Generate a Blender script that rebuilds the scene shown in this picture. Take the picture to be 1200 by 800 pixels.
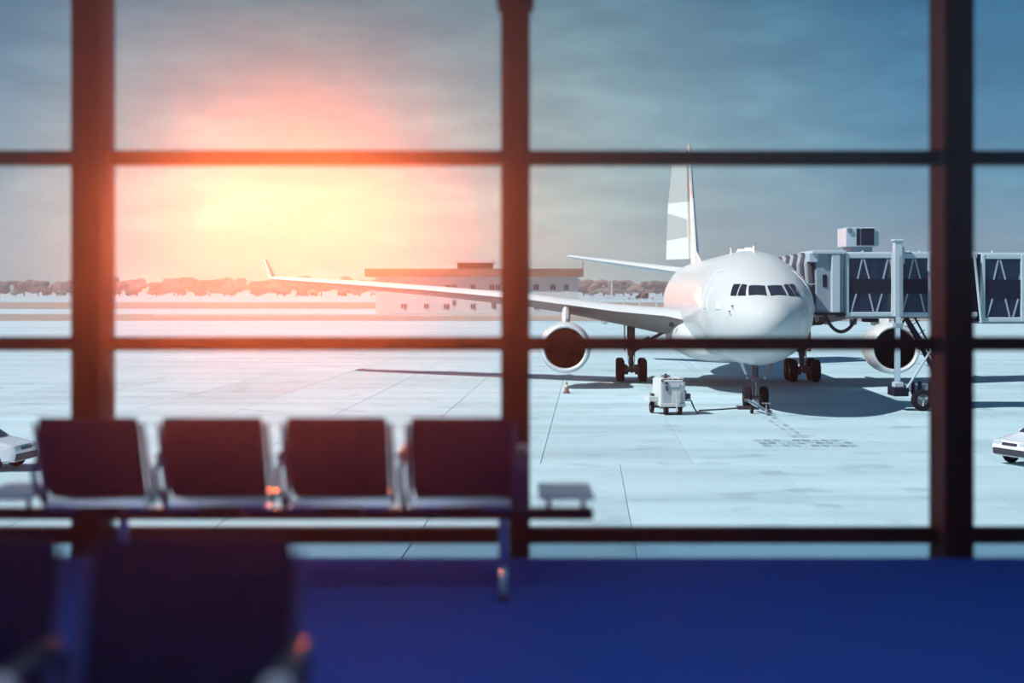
import bpy, bmesh, math, random
from mathutils import Vector, Matrix
random.seed(7)
R = math.radians
PI = math.pi
scene = bpy.context.scene
C = scene.collection
for o in list(bpy.data.objects):
    bpy.data.objects.remove(o)

# ------------------------------------------------------------------ camera
# world: X right, Y towards the window, Z up; lounge floor z=0, apron z=APR
EYE = 1.46
APR = -4.22
FPX = 1775.0
cam_d = bpy.data.cameras.new('camera')
cam = bpy.data.objects.new('camera', cam_d)
C.objects.link(cam)
cam.location = (0, 0, EYE)
cam.rotation_euler = (R(90), 0, 0)
cam_d.sensor_width = 36
cam_d.lens = 36 * FPX / 1200
cam_d.shift_y = -60 / 1200
cam_d.clip_end = 6000
cam_d.clip_start = 0.05
cam_d.dof.use_dof = True
cam_d.dof.focus_distance = 55
cam_d.dof.aperture_fstop = (cam_d.lens / 1000) / 0.049
scene.camera = cam

# ------------------------------------------------------------------ sky
GLOW_AZ, GLOW_EL = R(-8.2), R(1.6)
w = bpy.data.worlds.new('sky')
scene.world = w
w.use_nodes = True
nt = w.node_tree
nt.nodes.clear()


def node(t, kind, **kw):
    n = t.nodes.new(kind)
    for k, v in kw.items():
        if k.startswith('i_'):
            n.inputs[int(k[2:])].default_value = v
        else:
            setattr(n, k, v)
    return n


def mth(t, op, a, b=None, c=None):
    n = t.nodes.new('ShaderNodeMath')
    n.operation = op
    for i, v in enumerate((a, b, c)):
        if v is None:
            continue
        if isinstance(v, (int, float)):
            n.inputs[i].default_value = v
        else:
            t.links.new(v, n.inputs[i])
    return n.outputs[0]


def ramp(t, fac, stops, interp='LINEAR'):
    n = t.nodes.new('ShaderNodeValToRGB')
    n.color_ramp.interpolation = interp
    e = n.color_ramp.elements
    while len(e) < len(stops):
        e.new(0.5)
    for el, (p, c) in zip(e, stops):
        el.position = p
        el.color = (c[0], c[1], c[2], 1)
    t.links.new(fac, n.inputs[0])
    return n.outputs[0]


def mixc(t, fac, a, b, blend='MIX'):
    n = t.nodes.new('ShaderNodeMix')
    n.data_type = 'RGBA'
    n.blend_type = blend
    for sock, v in ((n.inputs[0], fac), (n.inputs[6], a), (n.inputs[7], b)):
        if isinstance(v, (int, float)):
            sock.default_value = v
        elif isinstance(v, tuple):
            sock.default_value = (v[0], v[1], v[2], 1)
        else:
            t.links.new(v, sock)
    return n.outputs[2]


tc = node(nt, 'ShaderNodeTexCoord')
sx = node(nt, 'ShaderNodeSeparateXYZ')
nt.links.new(tc.outputs['Generated'], sx.inputs[0])
el = mth(nt, 'ARCSINE', sx.outputs[2])
az = mth(nt, 'ARCTAN2', sx.outputs[0], sx.outputs[1])
elf = mth(nt, 'MULTIPLY', mth(nt, 'MAXIMUM', el, 0.0), 1 / R(45))
base = ramp(nt, elf, [(0.0, (.46, .58, .60)), (0.07, (.42, .55, .58)), (0.13, (.27, .42, .50)), (0.24, (.135, .26, .36)),
                      (1.0, (.095, .20, .30))])
# darker, bluer sky away from the glow
saz = mth(nt, 'SUBTRACT', az, GLOW_AZ)
daz = mth(nt, 'MAXIMUM', saz, mth(nt, 'MULTIPLY', saz, -1.8))
azf = mth(nt, 'MULTIPLY', daz, 1 / R(60))
tint = ramp(nt, azf, [(0.0, (.66, .98, .88)), (0.18, (.84, .98, .95)), (0.38, (.30, .63, .85)), (0.6, (.24, .56, .82)), (1.0, (.24, .56, .82))])
base = mixc(nt, 1.0, base, tint, 'MULTIPLY')
# warm glow low in the sky
ga = mth(nt, 'POWER', mth(nt, 'MULTIPLY', mth(nt, 'ABSOLUTE', saz), 1 / R(11.5)), 2.0)
ge = mth(nt, 'POWER', mth(nt, 'MULTIPLY', mth(nt, 'SUBTRACT', el, GLOW_EL), 1 / R(5.4)), 2.0)
gl = mth(nt, 'EXPONENT', mth(nt, 'MULTIPLY', mth(nt, 'ADD', ga, ge), -1.0))
glc = mixc(nt, gl, (0, 0, 0), (.24, .17, .10))
base = mixc(nt, 1.0, base, glc, 'ADD')
# thin cloud streaks
mp = node(nt, 'ShaderNodeMapping')
mp.inputs['Scale'].default_value = (9, 9, 34)
nt.links.new(tc.outputs['Generated'], mp.inputs[0])
nz = node(nt, 'ShaderNodeTexNoise')
nz.inputs['Scale'].default_value = 1.5
nz.inputs['Detail'].default_value = 7
nz.inputs['Roughness'].default_value = .6
nt.links.new(mp.outputs[0], nz.inputs[0])
cl = ramp(nt, nz.outputs[0], [(0.36, (.84, .87, .90)), (0.5, (.98, .98, .98)), (0.68, (1.22, 1.19, 1.14))])
base = mixc(nt, 1.0, base, cl, 'MULTIPLY')
bg = node(nt, 'ShaderNodeBackground')
nt.links.new(base, bg.inputs[0])
bg.inputs[1].default_value = 1.0
wo = node(nt, 'ShaderNodeOutputWorld')
nt.links.new(bg.outputs[0], wo.inputs[0])

# ------------------------------------------------------------------ sun and added glow light
def sun(name, direction, energy, color, angle):
    d = bpy.data.lights.new(name, 'SUN')
    d.energy = energy
    d.color = color
    d.angle = R(angle)
    o = bpy.data.objects.new(name, d)
    C.objects.link(o)
    o.rotation_euler = Vector(direction).to_track_quat('-Z', 'Y').to_euler()
    o.location = (-20, 0, 40)
    return o


sun('sun', (.88, .35, -1.0), 6.0, (1.0, .985, .96), .5)
# second sun lamp, added to light the lounge haze orange from the glow
gd = Vector((math.sin(GLOW_AZ), math.cos(GLOW_AZ), math.tan(R(.2))))
sun('added_glow_light', -gd, 2.1, (1.0, .16, .035), 11.0)

scene.view_settings.view_transform = 'Standard'
scene.view_settings.look = 'None'
scene.view_settings.exposure = 0.0
scene.view_settings.gamma = 1.0
scene.view_settings.use_curve_mapping = False
scene.cycles.max_bounces = 10
scene.cycles.transparent_max_bounces = 16
scene.cycles.volume_bounces = 0

# ------------------------------------------------------------------ materials
MATS = {}


def mat(name, col, rough=.5, metal=0.0, coat=0.0, var=0.0, scale=4.0, bump=0.0, spec=.5, stretch=None, col2=None, alpha=None):
    if name in MATS:
        return MATS[name]
    m = bpy.data.materials.new(name)
    m.use_nodes = True
    t = m.node_tree
    b = t.nodes['Principled BSDF']
    b.inputs['Roughness'].default_value = rough
    b.inputs['Metallic'].default_value = metal
    b.inputs['Coat Weight'].default_value = coat
    b.inputs['Coat Roughness'].default_value = .04
    b.inputs['Specular IOR Level'].default_value = spec
    t2 = t.nodes.new('ShaderNodeTexCoord')
    n = t.nodes.new('ShaderNodeTexNoise')
    n.inputs['Scale'].default_value = scale
    n.inputs['Detail'].default_value = 5
    if stretch:
        q = t.nodes.new('ShaderNodeMapping')
        q.inputs['Scale'].default_value = stretch
        t.links.new(t2.outputs['Object'], q.inputs[0])
        t.links.new(q.outputs[0], n.inputs[0])
    else:
        t.links.new(t2.outputs['Object'], n.inputs[0])
    v = var if var else .04
    c2 = col2 or tuple(min(1, x * (1 + v)) for x in col)
    c1 = tuple(x * (1 - v) for x in col)
    t.links.new(ramp(t, n.outputs[0], [(.3, c1), (.7, c2)]), b.inputs['Base Color'])
    if bump:
        bp = t.nodes.new('ShaderNodeBump')
        bp.inputs['Strength'].default_value = bump
        t.links.new(n.outputs[0], bp.inputs['Height'])
        t.links.new(bp.outputs[0], b.inputs['Normal'])
    MATS[name] = m
    return m


mat('carpet', (.012, .10, .47), .95, var=.25, scale=60, bump=.3, spec=.1)
mat('mullion', (.010, .009, .020), .75, spec=.12)
mat('sill_metal', (.42, .46, .52), .16, metal=.95)
mat('wall_paint', (.34, .42, .58), .8)
mat('ceiling_paint', (.62, .66, .72), .9)
mat('chair_vinyl', (.010, .018, .068), .8, spec=.15, var=.15, scale=18, bump=.05)
mat('chair_seat', (.80, .84, .88), .16, metal=.9)
mat('chrome', (.72, .76, .82), .22, metal=1.0)
mat('frame_blue', (.08, .11, .28), .6, spec=.15)
mat('joint_bed', (.27, .35, .40), .9)
mat('beam_steel', (.028, .022, .040), .4, metal=.5)
mat('table_white', (.90, .92, .93), .35)
mat('arm_pad', (.025, .03, .06), .4)
mat('plane_white', (.53, .555, .555), .55, coat=.32, var=.03, scale=.6, spec=.06)
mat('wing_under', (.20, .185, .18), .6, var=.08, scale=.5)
mat('plane_grey', (.46, .48, .49), .3, coat=.6, var=.03, scale=.8)
mat('seam', (.78, .80, .80), .3)
mat('lip_metal', (.82, .83, .84), .28, metal=.35)
mat('engine_dark', (.012, .011, .018), .5)
mat('fan_blade', (.035, .03, .04), .35, metal=.6)
mat('cockpit_glass', (.012, .012, .02), .06, coat=.6)
mat('tyre', (.014, .013, .018), .9, spec=.08, var=.3, scale=6)
mat('hub', (.20, .20, .23), .4, metal=.6)
mat('gear_steel', (.13, .12, .14), .45, metal=.4, var=.25, scale=6)
mat('gear_white', (.30, .32, .36), .4)
mat('bridge_white', (.42, .50, .55), .55, spec=.1, var=.05, scale=1.2)
mat('bridge_grey', (.24, .30, .35), .6, spec=.1, var=.08, scale=1.2)
mat('bridge_dark', (.010, .012, .030), .6, spec=.12)
mat('bridge_glass', (.012, .016, .045), .07, coat=.3)
mat('brace_paint', (.30, .35, .42), .5)
mat('bellows_dark', (.055, .055, .075), .8)
mat('bellows_light', (.32, .34, .37), .8)
mat('rubber', (.012, .012, .016), .6)
mat('gpu_white', (.60, .62, .60), .4, var=.03)
mat('gpu_panel', (.42, .47, .50), .45)
mat('gpu_dark', (.05, .045, .06), .5)
mat('cone_orange', (.26, .11, .07), .6)
mat('build_wall', (.60, .59, .58), .85, var=.05, scale=.15)
mat('build_roof', (.30, .17, .12), .7, var=.1, scale=.2)
mat('build_glass', (.20, .12, .10), .3)
mat('leaf', (.19, .135, .115), .9, var=.35, scale=.25)
mat('leaf_b', (.25, .19, .165), .9, var=.35, scale=.25)
mat('bark', (.10, .07, .06), .9)
mat('grass', (.30, .27, .235), .95, var=.2, scale=.05, stretch=(1, 6, 1))
mat('car_white', (.72, .75, .78), .25, coat=.8)
mat('car_glass', (.02, .025, .04), .08)
mat('car_dark', (.03, .03, .04), .5)
mat('paint_white', (.62, .63, .62), .6)
mat('mark_dark', (.22, .32, .37), .7, var=.5, scale=1.3)
mat('mark_line', (.32, .46, .51), .7, var=.3, scale=.8)
mat('fence_white', (.62, .62, .62), .6)
mat('lamp_glass', (.45, .50, .55), .1)


def concrete(name, tone):
    m = bpy.data.materials.new(name)
    m.use_nodes = True
    t = m.node_tree
    b = t.nodes['Principled BSDF']
    b.inputs['Roughness'].default_value = .72
    b.inputs['Specular IOR Level'].default_value = .25
    g = t.nodes.new('ShaderNodeNewGeometry')
    q = t.nodes.new('ShaderNodeMapping')
    q.inputs['Scale'].default_value = (.05, .28, 1)
    t.links.new(g.outputs['Position'], q.inputs[0])
    n = t.nodes.new('ShaderNodeTexNoise')
    n.inputs['Scale'].default_value = 1
    n.inputs['Detail'].default_value = 8
    n.inputs['Roughness'].default_value = .62
    t.links.new(q.outputs[0], n.inputs[0])
    n2 = t.nodes.new('ShaderNodeTexNoise')
    n2.inputs['Scale'].default_value = .55
    n2.inputs['Detail'].default_value = 4
    t.links.new(g.outputs['Position'], n2.inputs[0])
    a = tuple(x * tone * .93 for x in (.375, .535, .585))
    c = tuple(x * tone for x in (.46, .625, .675))
    col = ramp(t, n.outputs[0], [(.34, a), (.62, c)])
    sp = ramp(t, n2.outputs[0], [(.28, (.72, .75, .78)), (.42, (1, 1, 1))])
    t.links.new(mixc(t, 1.0, col, sp, 'MULTIPLY'), b.inputs['Base Color'])
    MATS[name] = m


for i, tn in enumerate((.93, .97, 1.0, 1.04)):
    concrete('concrete_%d' % i, tn)


def glass_mat():
    m = bpy.data.materials.new('window_glass')
    m.use_nodes = True
    t = m.node_tree
    t.nodes.clear()
    out = t.nodes.new('ShaderNodeOutputMaterial')
    tr = t.nodes.new('ShaderNodeBsdfTransparent')
    tr.inputs[0].default_value = (.985, .99, .995, 1)
    gl_ = t.nodes.new('ShaderNodeBsdfGlossy')
    gl_.inputs['Roughness'].default_value = .03
    mx = t.nodes.new('ShaderNodeMixShader')
    fr = t.nodes.new('ShaderNodeFresnel')
    fr.inputs[0].default_value = 1.06
    t.links.new(fr.outputs[0], mx.inputs[0])
    t.links.new(tr.outputs[0], mx.inputs[1])
    t.links.new(gl_.outputs[0], mx.inputs[2])
    t.links.new(mx.outputs[0], out.inputs[0])
    MATS['window_glass'] = m


glass_mat()


m = bpy.data.materials.new('tinted_glass')
m.use_nodes = True
t = m.node_tree
t.nodes.clear()
out = t.nodes.new('ShaderNodeOutputMaterial')
tr = t.nodes.new('ShaderNodeBsdfTransparent')
tr.inputs[0].default_value = (.55, .66, .74, 1)
t.links.new(tr.outputs[0], out.inputs[0])
MATS['tinted_glass'] = m


# ------------------------------------------------------------------ mesh helpers
class MB:
    def __init__(s):
        s.v = []
        s.f = []

    def add(s, v, f):
        k = len(s.v)
        s.v += [tuple(p) for p in v]
        s.f += [tuple(i + k for i in q) for q in f]
        return s

    def box(s, c, d, M=None):
        x, y, z = (q / 2 for q in d)
        v = [Vector((a * x, b * y, e * z)) for a in (-1, 1) for b in (-1, 1) for e in (-1, 1)]
        if M:
            v = [M @ p for p in v]
        v = [p + Vector(c) for p in v]
        return s.add(v, [(0, 1, 3, 2), (4, 6, 7, 5), (0, 4, 5, 1), (2, 3, 7, 6), (0, 2, 6, 4), (1, 5, 7, 3)])

    def bx(s, a, b):
        return s.box([(p + q) / 2 for p, q in zip(a, b)], [abs(q - p) for p, q in zip(a, b)])

    def rbox(s, c, d, r=.02, seg=2, M=None):
        bm = bmesh.new()
        bmesh.ops.create_cube(bm, size=1)
        bmesh.ops.scale(bm, vec=d, verts=bm.verts)
        bmesh.ops.bevel(bm, geom=list(bm.edges), offset=min(r, min(d) * .49), segments=seg, affect='EDGES', profile=.5)
        bm.verts.index_update()
        v = [(M @ p.co if M else p.co) + Vector(c) for p in bm.verts]
        f = [[q.index for q in fc.verts] for fc in bm.faces]
        bm.free()
        return s.add(v, f)

    def loft(s, rings, close=True, caps=True):
        k = len(s.v)
        n = len(rings[0])
        for r in rings:
            s.v += [tuple(p) for p in r]
        for i in range(len(rings) - 1):
            for j in range(n if close else n - 1):
                a, b = k + i * n + j, k + i * n + (j + 1) % n
                s.f.append((a, b, b + n, a + n))
        if caps:
            s.f.append(tuple(k + j for j in range(n))[::-1])
            s.f.append(tuple(k + (len(rings) - 1) * n + j for j in range(n)))
        return s

    def tube(s, pts, r, seg=10, caps=True):
        pts = [Vector(p) for p in pts]
        rs = r if isinstance(r, (list, tuple)) else [r] * len(pts)
        rings = []
        d0 = (pts[1] - pts[0]).normalized()
        up = Vector((0, 0, 1)) if abs(d0.z) < .9 else Vector((1, 0, 0))
        x = d0.cross(up).normalized()
        for i, p in enumerate(pts):
            d = (pts[min(i + 1, len(pts) - 1)] - pts[max(i - 1, 0)]).normalized()
            x = (x - d * x.dot(d)).normalized()
            y = d.cross(x)
            rings.append([p + (x * math.cos(2 * PI * j / seg) + y * math.sin(2 * PI * j / seg)) * rs[i] for j in range(seg)])
        return s.loft(rings, True, caps)

    def bar(s, a, b, wd, h):
        a, b = Vector(a), Vector(b)
        d = (b - a)
        q = d.to_track_quat('X', 'Z').to_matrix()
        return s.box((a + b) / 2, (d.length, wd, h), q)

    def lathe(s, prof, axis='Y', c=(0, 0, 0), seg=32, caps=False):
        rings = []
        for h, r in prof:
            rg = []
            for j in range(seg):
                a = 2 * PI * j / seg
                p = {'Y': (r * math.cos(a), h, r * math.sin(a)), 'X': (h, r * math.cos(a), r * math.sin(a)),
                     'Z': (r * math.cos(a), r * math.sin(a), h)}[axis]
                rg.append(Vector(p) + Vector(c))
            rings.append(rg)
        return s.loft(rings, True, caps)

    def prism(s, prof, x0, x1, axis='X'):
        def pt(a, b, h):
            return {'X': (h, a, b), 'Y': (a, h, b), 'Z': (a, b, h)}[axis]
        return s.loft([[pt(a, b, x0) for a, b in prof], [pt(a, b, x1) for a, b in prof]])

    def build(s, name, m, parent=None, smooth=False, angle=35, loc=None):
        me = bpy.data.meshes.new(name)
        me.from_pydata(s.v, [], s.f)
        bm = bmesh.new()
        bm.from_mesh(me)
        bmesh.ops.recalc_face_normals(bm, faces=bm.faces)
        bm.to_mesh(me)
        bm.free()
        if smooth:
            me.polygons.foreach_set('use_smooth', [True] * len(me.polygons))
            me.set_sharp_from_angle(angle=R(angle))
        me.materials.append(MATS[m] if isinstance(m, str) else m)
        o = bpy.data.objects.new(name, me)
        C.objects.link(o)
        if loc:
            o.location = loc
        if parent:
            o.parent = parent
        return o


def tag(o, label=None, cat=None, group=None, kind=None):
    for k, v in (('label', label), ('category', cat), ('group', group), ('kind', kind)):
        if v:
            o[k] = v
    return o


def empty(name, loc=(0, 0, 0), rz=0, parent=None):
    o = bpy.data.objects.new(name, None)
    o.empty_display_size = .3
    C.objects.link(o)
    o.location = loc
    o.rotation_euler = (0, 0, rz)
    if parent:
        o.parent = parent
    return o


def copy_tree(o, parent=None):
    c = o.copy()
    C.objects.link(c)
    c.parent = parent
    for ch in list(o.children):
        copy_tree(ch, c)
    return c


def gp(u, v):
    """a point of the apron that the survey of the photograph put at (u, v)"""
    y = (EYE - APR) * FPX / (v - 340.0)
    return Vector(((u - 600) * y / FPX, y, APR))


def at(u, v, y):
    return Vector(((u - 600) * y / FPX, y, EYE + (340.0 - v) * y / FPX))


# ================================================================== THE LOUNGE
XL, XR, YB, YW, ZC = -4.78, 4.98, -4.0, 8.28, 3.4
YG = 8.53
st = lambda o: tag(o, kind='structure')
st(MB().bx((XL, YB, -.3), (XR, 8.275, 0)).build('floor', 'carpet'))
st(MB().bx((XL, YB, ZC), (XR, 8.66, ZC + .25)).build('ceiling', 'ceiling_paint'))
st(MB().bx((XL - .2, YB, -.3), (XL, 8.66, ZC + .25)).build('wall_left', 'wall_paint'))
st(MB().bx((XR, YB, -.3), (XR + .2, 8.66, ZC + .25)).build('wall_right', 'wall_paint'))
st(MB().bx((XL - .2, YB - .2, -.3), (XR + .2, YB, ZC + .25)).build('wall_back', 'wall_paint'))
st(MB().bx((XL - .2, 8.2, APR), (XR + .2, 8.60, -.31)).build('wall_under_window', 'wall_paint'))

MX = [-4.70, -2.332, .0187, 2.447, 4.90]
HW_ = .0793
for i, x in enumerate(MX):
    t = st(MB().bx((x - HW_, YW, -.31), (x + HW_, 8.60, ZC)).build('trim_%d' % (i + 1), 'mullion'))
    if i == 2:
        MB().rbox((x, YW + .10, 3.10), (.205, .26, .17), .012).build('collar', 'mullion', t)
    MB().bx((x - .03, YW - .012, 0.0), (x + .03, YW, ZC)).build('cover_strip', 'mullion', t)
RAILS = [(.0445, .1255), (1.1216, 1.198), (2.1606, 2.2416), (3.25, 3.4)]
for i in range(4):
    a, b = MX[i] + HW_, MX[i + 1] - HW_
    wn = st(empty('window_%d' % (i + 1), ((a + b) / 2, YG, 0)))
    hw = (b - a) / 2
    for z0, z1 in RAILS:
        r = MB().bx((-hw, -.07, z0), (hw, .05, z1)).build('rail', 'mullion', wn)
        if z0 > 1:
            MB().bx((-hw, -.078, z0 + .006), (hw, -.07, z0 + .016)).build('gasket', 'mullion', r)
    MB().bx((-hw, -.006, -.31), (hw, .006, RAILS[0][0])).build('foot_pane', 'tinted_glass', wn)
    for k in range(3):
        z0, z1 = RAILS[k][1], RAILS[k + 1][0]
        MB().bx((-hw, -.006, z0), (hw, .006, z1)).build('pane', 'window_glass', wn)

# ------------------------------------------------------------------ fill lights added on the ceiling, out of view, to brighten the floor
m = bpy.data.materials.new('fill_panel')
m.use_nodes = True
t = m.node_tree
t.nodes.clear()
out = t.nodes.new('ShaderNodeOutputMaterial')
em = t.nodes.new('ShaderNodeEmission')
em.inputs[0].default_value = (.62, .78, 1.0, 1)
em.inputs[1].default_value = 9.5
t.links.new(em.outputs[0], out.inputs[0])
MATS['fill_panel'] = m
k = 0
for yy, row in ((1.2, 'the row away from the window'), (5.2, 'the row by the window')):
    for xx, which in ((-3.4, 'first from the left'), (-1.1, 'second from the left'), (1.2, 'third from the left'), (3.5, 'fourth from the left')):
        cl_ = tag(empty('added_fill_light', (xx, yy, ZC)), 'flat fill light added on the unseen ceiling, %s in %s' % (which, row), 'lamp', 'added fill lights of the lounge')
        MB().bx((-.63, -.18, -.05), (.63, .18, 0)).build('housing', 'table_white', cl_)
        MB().bx((-.6, -.15, -.056), (.6, .15, -.05)).build('diffuser', 'fill_panel', cl_)

# ------------------------------------------------------------------ tandem benches
def bench(name, n, pitch, tables, legs, label):
    """seats along +X, facing +Y, origin on the floor under the first seat"""
    root = tag(empty(name), label, 'bench', 'tandem benches in the lounge')
    x0, x1 = -.30, (n - 1) * pitch + .30
    bl = x0 - (.34 if tables[0] else 0)
    br = x1 + (.34 if tables[1] else 0)
    MB().rbox(((bl + br) / 2, .48, .355), (br - bl, .09, .055), .01).build('beam', 'beam_steel', root)
    lean = math.atan2(.17, .37)
    for i in range(n):
        x = i * pitch
        # seat pan: dished sheet with a rolled front
        prof = [(.15, .47), (.19, .432), (.30, .425), (.45, .432), (.58, .447), (.655, .452), (.685, .435), (.69, .415),
                (.67, .405), (.56, .415), (.40, .402), (.22, .402), (.14, .44)]
        MB().prism(prof, x - .232, x + .232).build('seat', 'chair_seat', root, True, 50)
        # backrest: padded slab that leans towards -Y, slightly hollow
        rings = []
        for k in range(9):
            t = k / 8
            z = .470 + t * .398
            yc = .215 - .195 * t - .02 * math.sin(PI * t)
            hwid = .2355 + .004 * t - (.012 if k in (0, 8) else 0)
            th = .026 if k in (0, 8) else .036
            rg = []
            for j in range(20):
                a = 2 * PI * j / 20
                cx, cy = math.cos(a), math.sin(a)
                ex = hwid * math.copysign(abs(cx) ** .25, cx)
                ey = th * .5 * math.copysign(abs(cy) ** .5, cy)
                rg.append((x + ex, yc + ey + .012 * (1 - (ex / hwid) ** 2) * -1, z))
            rings.append(rg)
        bk = MB().loft(rings).build('backrest', 'chair_vinyl', root, True, 60)
        for sg in (-1, 1):
            e = x + sg * .252
            MB().tube([(e, .24, .44), (e, .205, .50), (e, .12, .66), (e, .03, .84)], [.012, .013, .013, .009], 8).build('side_frame', 'frame_blue', bk, True)
        MB().bx((x - .10, .20, .372), (x + .10, .60, .405)).build('bracket', 'beam_steel', root)
    for i in range(n + 1):
        x = -pitch / 2 + i * pitch
        a = MB().tube([(x, .45, .37), (x, .33, .42), (x, .17, .53), (x, .13, .61), (x, .20, .645), (x, .42, .65), (x, .56, .645)],
                      [.016, .016, .015, .015, .015, .015, .013], 8).build('armrest', 'frame_blue', root, True)
        MB().rbox((x, .385, .668), (.05, .34, .026), .012).build('arm_pad', 'arm_pad', a, True)
        MB().lathe([(-.012, .001), (-.01, .026), (.0, .034), (.022, .034), (.035, .02), (.037, .001)], 'Y', (x, .57, .655), 16).build('end_cap', 'table_white', a, True)
    for xl in legs:
        l = MB().tube([(xl, .48, .33), (xl, .48, .06)], .026, 12).build('leg', 'chrome', root, True)
        MB().tube([(xl, .12, .018), (xl, .20, .045), (xl, .48, .075), (xl, .72, .045), (xl, .80, .018)], [.016, .02, .024, .02, .016], 10).build('foot', 'chrome', l, True)
        for yy in (.12, .80):
            MB().lathe([(0, .028), (.012, .028), (.018, .02)], 'Z', (xl, yy, 0), 14, True).build('foot_pad', 'rubber', l, True)
    for side, on in enumerate(tables):
        if on:
            tx = x0 - .205 if side == 0 else x1 + .205
            t = MB().rbox((tx, .58, .452), (.27, .50, .024), .008).build('side_table', 'table_white', root, True)
            for dx in (-.085, .085):
                MB().tube([(tx + dx, .48, .38), (tx + dx, .48, .44)], .013, 10).build('table_post', 'beam_steel', t, True)
    return root


far = bench('airport_bench', 4, .578, (1, 1), (.05, 1.93), 'row of four dark seats with white end tables by the window')
far.location = (-1.972, 7.02, 0)
near = bench('airport_bench', 3, .556, (0, 0), (.25, 1.0), 'nearest row of dark blue seats with pale arm ends, cropped by the bottom edge')
near.location = (-.752, 3.62, 0)
near.rotation_euler.z = PI

# ================================================================== THE APRON
G = empty('ground_slabs', (0, 0, APR), -.05)
bpy.data.objects.remove(G)
st(MB().bx((-1400, 8.6, APR - 1.2), (1400, 3600, APR - .06)).build('ground', 'concrete_2'))
apron = st(MB().bx((-40, -40, -.06), (56, 84, -.022)).build('apron', 'joint_bed', loc=(.94, 49.7, APR)))
apron.rotation_euler.z = -.05
SW, SL = 5.0, 8.9
slab_me = {}
for m_i in range(4):
    so = MB()
    so.rbox((0, 0, -.011), (SW - .022, SL - .022, .022), .006, 1)
    ob = so.build('slab', 'concrete_%d' % m_i)
    slab_me[m_i] = ob.data
    bpy.data.objects.remove(ob)
for j in range(-3, 9):
    off = 0 if j >= 0 else 2.6
    for i in range(-7, 10):
        o = bpy.data.objects.new('slab', slab_me[random.choice((0, 1, 1, 2, 2, 2, 3))])
        C.objects.link(o)
        o.parent = apron
        o.location = (off + (i + .5) * SW, (j + .5) * SL, 0)
# plain pavement round the slabs
x_lo, x_hi = -7 * SW, 10 * SW
def apron_rest():
    t = MB()
    t.bx((x_lo - 900, 9 * SL, -.06), (x_hi + 900, 9 * SL + 150, 0))
    t.bx((x_lo - 900, -3 * SL - 12, -.06), (x_lo, 9 * SL, 0))
    t.bx((x_hi + 2.6, -3 * SL - 12, -.06), (x_hi + 900, 9 * SL, 0))
    t.bx((x_lo, -3 * SL - 12, -.06), (x_hi + 2.6, -3 * SL, 0))
    return t.build('pavement', 'concrete_2', apron)
apron_rest()
# grass and taxiway strips beyond
st(MB().bx((-1300, 282, APR - .06), (1300, 360, APR + .02)).build('grass_strip', 'grass'))
st(MB().bx((-1300, 470, APR - .06), (1300, 720, APR + .02)).build('grass_field', 'grass'))

# painted stand marking: dashed lead-in and hatched stop block
mk = tag(empty('stand_marking', (0, 0, APR + .002)), 'faded hatched stop block and dashed lead-in painted on the apron before the nose wheel', 'ground marking')
def quad_on(pts, m, parent, name):
    o = MB()
    o.add([(p.x, p.y, 0) for p in pts] + [(p.x, p.y, .004) for p in pts], [(0, 1, 2, 3), (4, 5, 6, 7), (0, 1, 5, 4), (1, 2, 6, 5), (2, 3, 7, 6), (3, 0, 4, 7)])
    return o.build(name, m, parent)
for k in range(10):
    for row in range(3):
        u0 = 882 + k * 11.2 + row * 5.5
        v0, v1 = 514.8 + row * 3.1, 517.2 + row * 3.1
        quad_on([gp(u0, v0), gp(u0 + 9.5, v0), gp(u0 + 12.5, v1), gp(u0 + 3, v1)], 'mark_dark' if (k + row) % 3 else 'mark_line', mk, 'block')
for k in range(6):
    v0 = 488 + k * 4.4
    for q in (0, 1):
        u0 = 893 + k * 6.6 + q * 10
        quad_on([gp(u0, v0), gp(u0 + 5, v0), gp(u0 + 8.5, v0 + 2.6), gp(u0 + 3.5, v0 + 2.6)], 'mark_dark' if (k + q) % 2 else 'mark_line', mk, 'dash')
ll = tag(empty('lead_in_line', (0, 0, APR + .002)), 'pair of thin grey lines painted on the apron under the wing', 'ground marking')
for u in (782, 789):
    quad_on([gp(u, 412), gp(u + 1.6, 412), gp(u + 66, 462), gp(u + 63.5, 462)], 'mark_line', ll, 'stripe')

# ------------------------------------------------------------------ airliner
AP = empty('airliner', (11.40, 66.33, APR), -.05)
tag(AP, 'white twin-engine wide-body airliner parked nose-on beside the jet bridge', 'airplane')


def interp(T, x):
    n = len(T)
    X = [t[0] for t in T]
    Y = [t[1] for t in T]
    if x <= X[0]:
        return Y[0]
    if x >= X[-1]:
        return Y[-1]
    d = [(Y[i + 1] - Y[i]) / (X[i + 1] - X[i]) for i in range(n - 1)]
    m = [d[0]] + [0 if d[i - 1] * d[i] <= 0 else 2 * d[i - 1] * d[i] / (d[i - 1] + d[i]) for i in range(1, n - 1)] + [d[-1]]
    i = max(k for k in range(n - 1) if X[k] <= x)
    h = X[i + 1] - X[i]
    t = (x - X[i]) / h
    return Y[i] * (1 + 2 * t) * (1 - t) ** 2 + m[i] * h * t * (1 - t) ** 2 + Y[i + 1] * t * t * (3 - 2 * t) + m[i + 1] * h * t * t * (t - 1)


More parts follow.
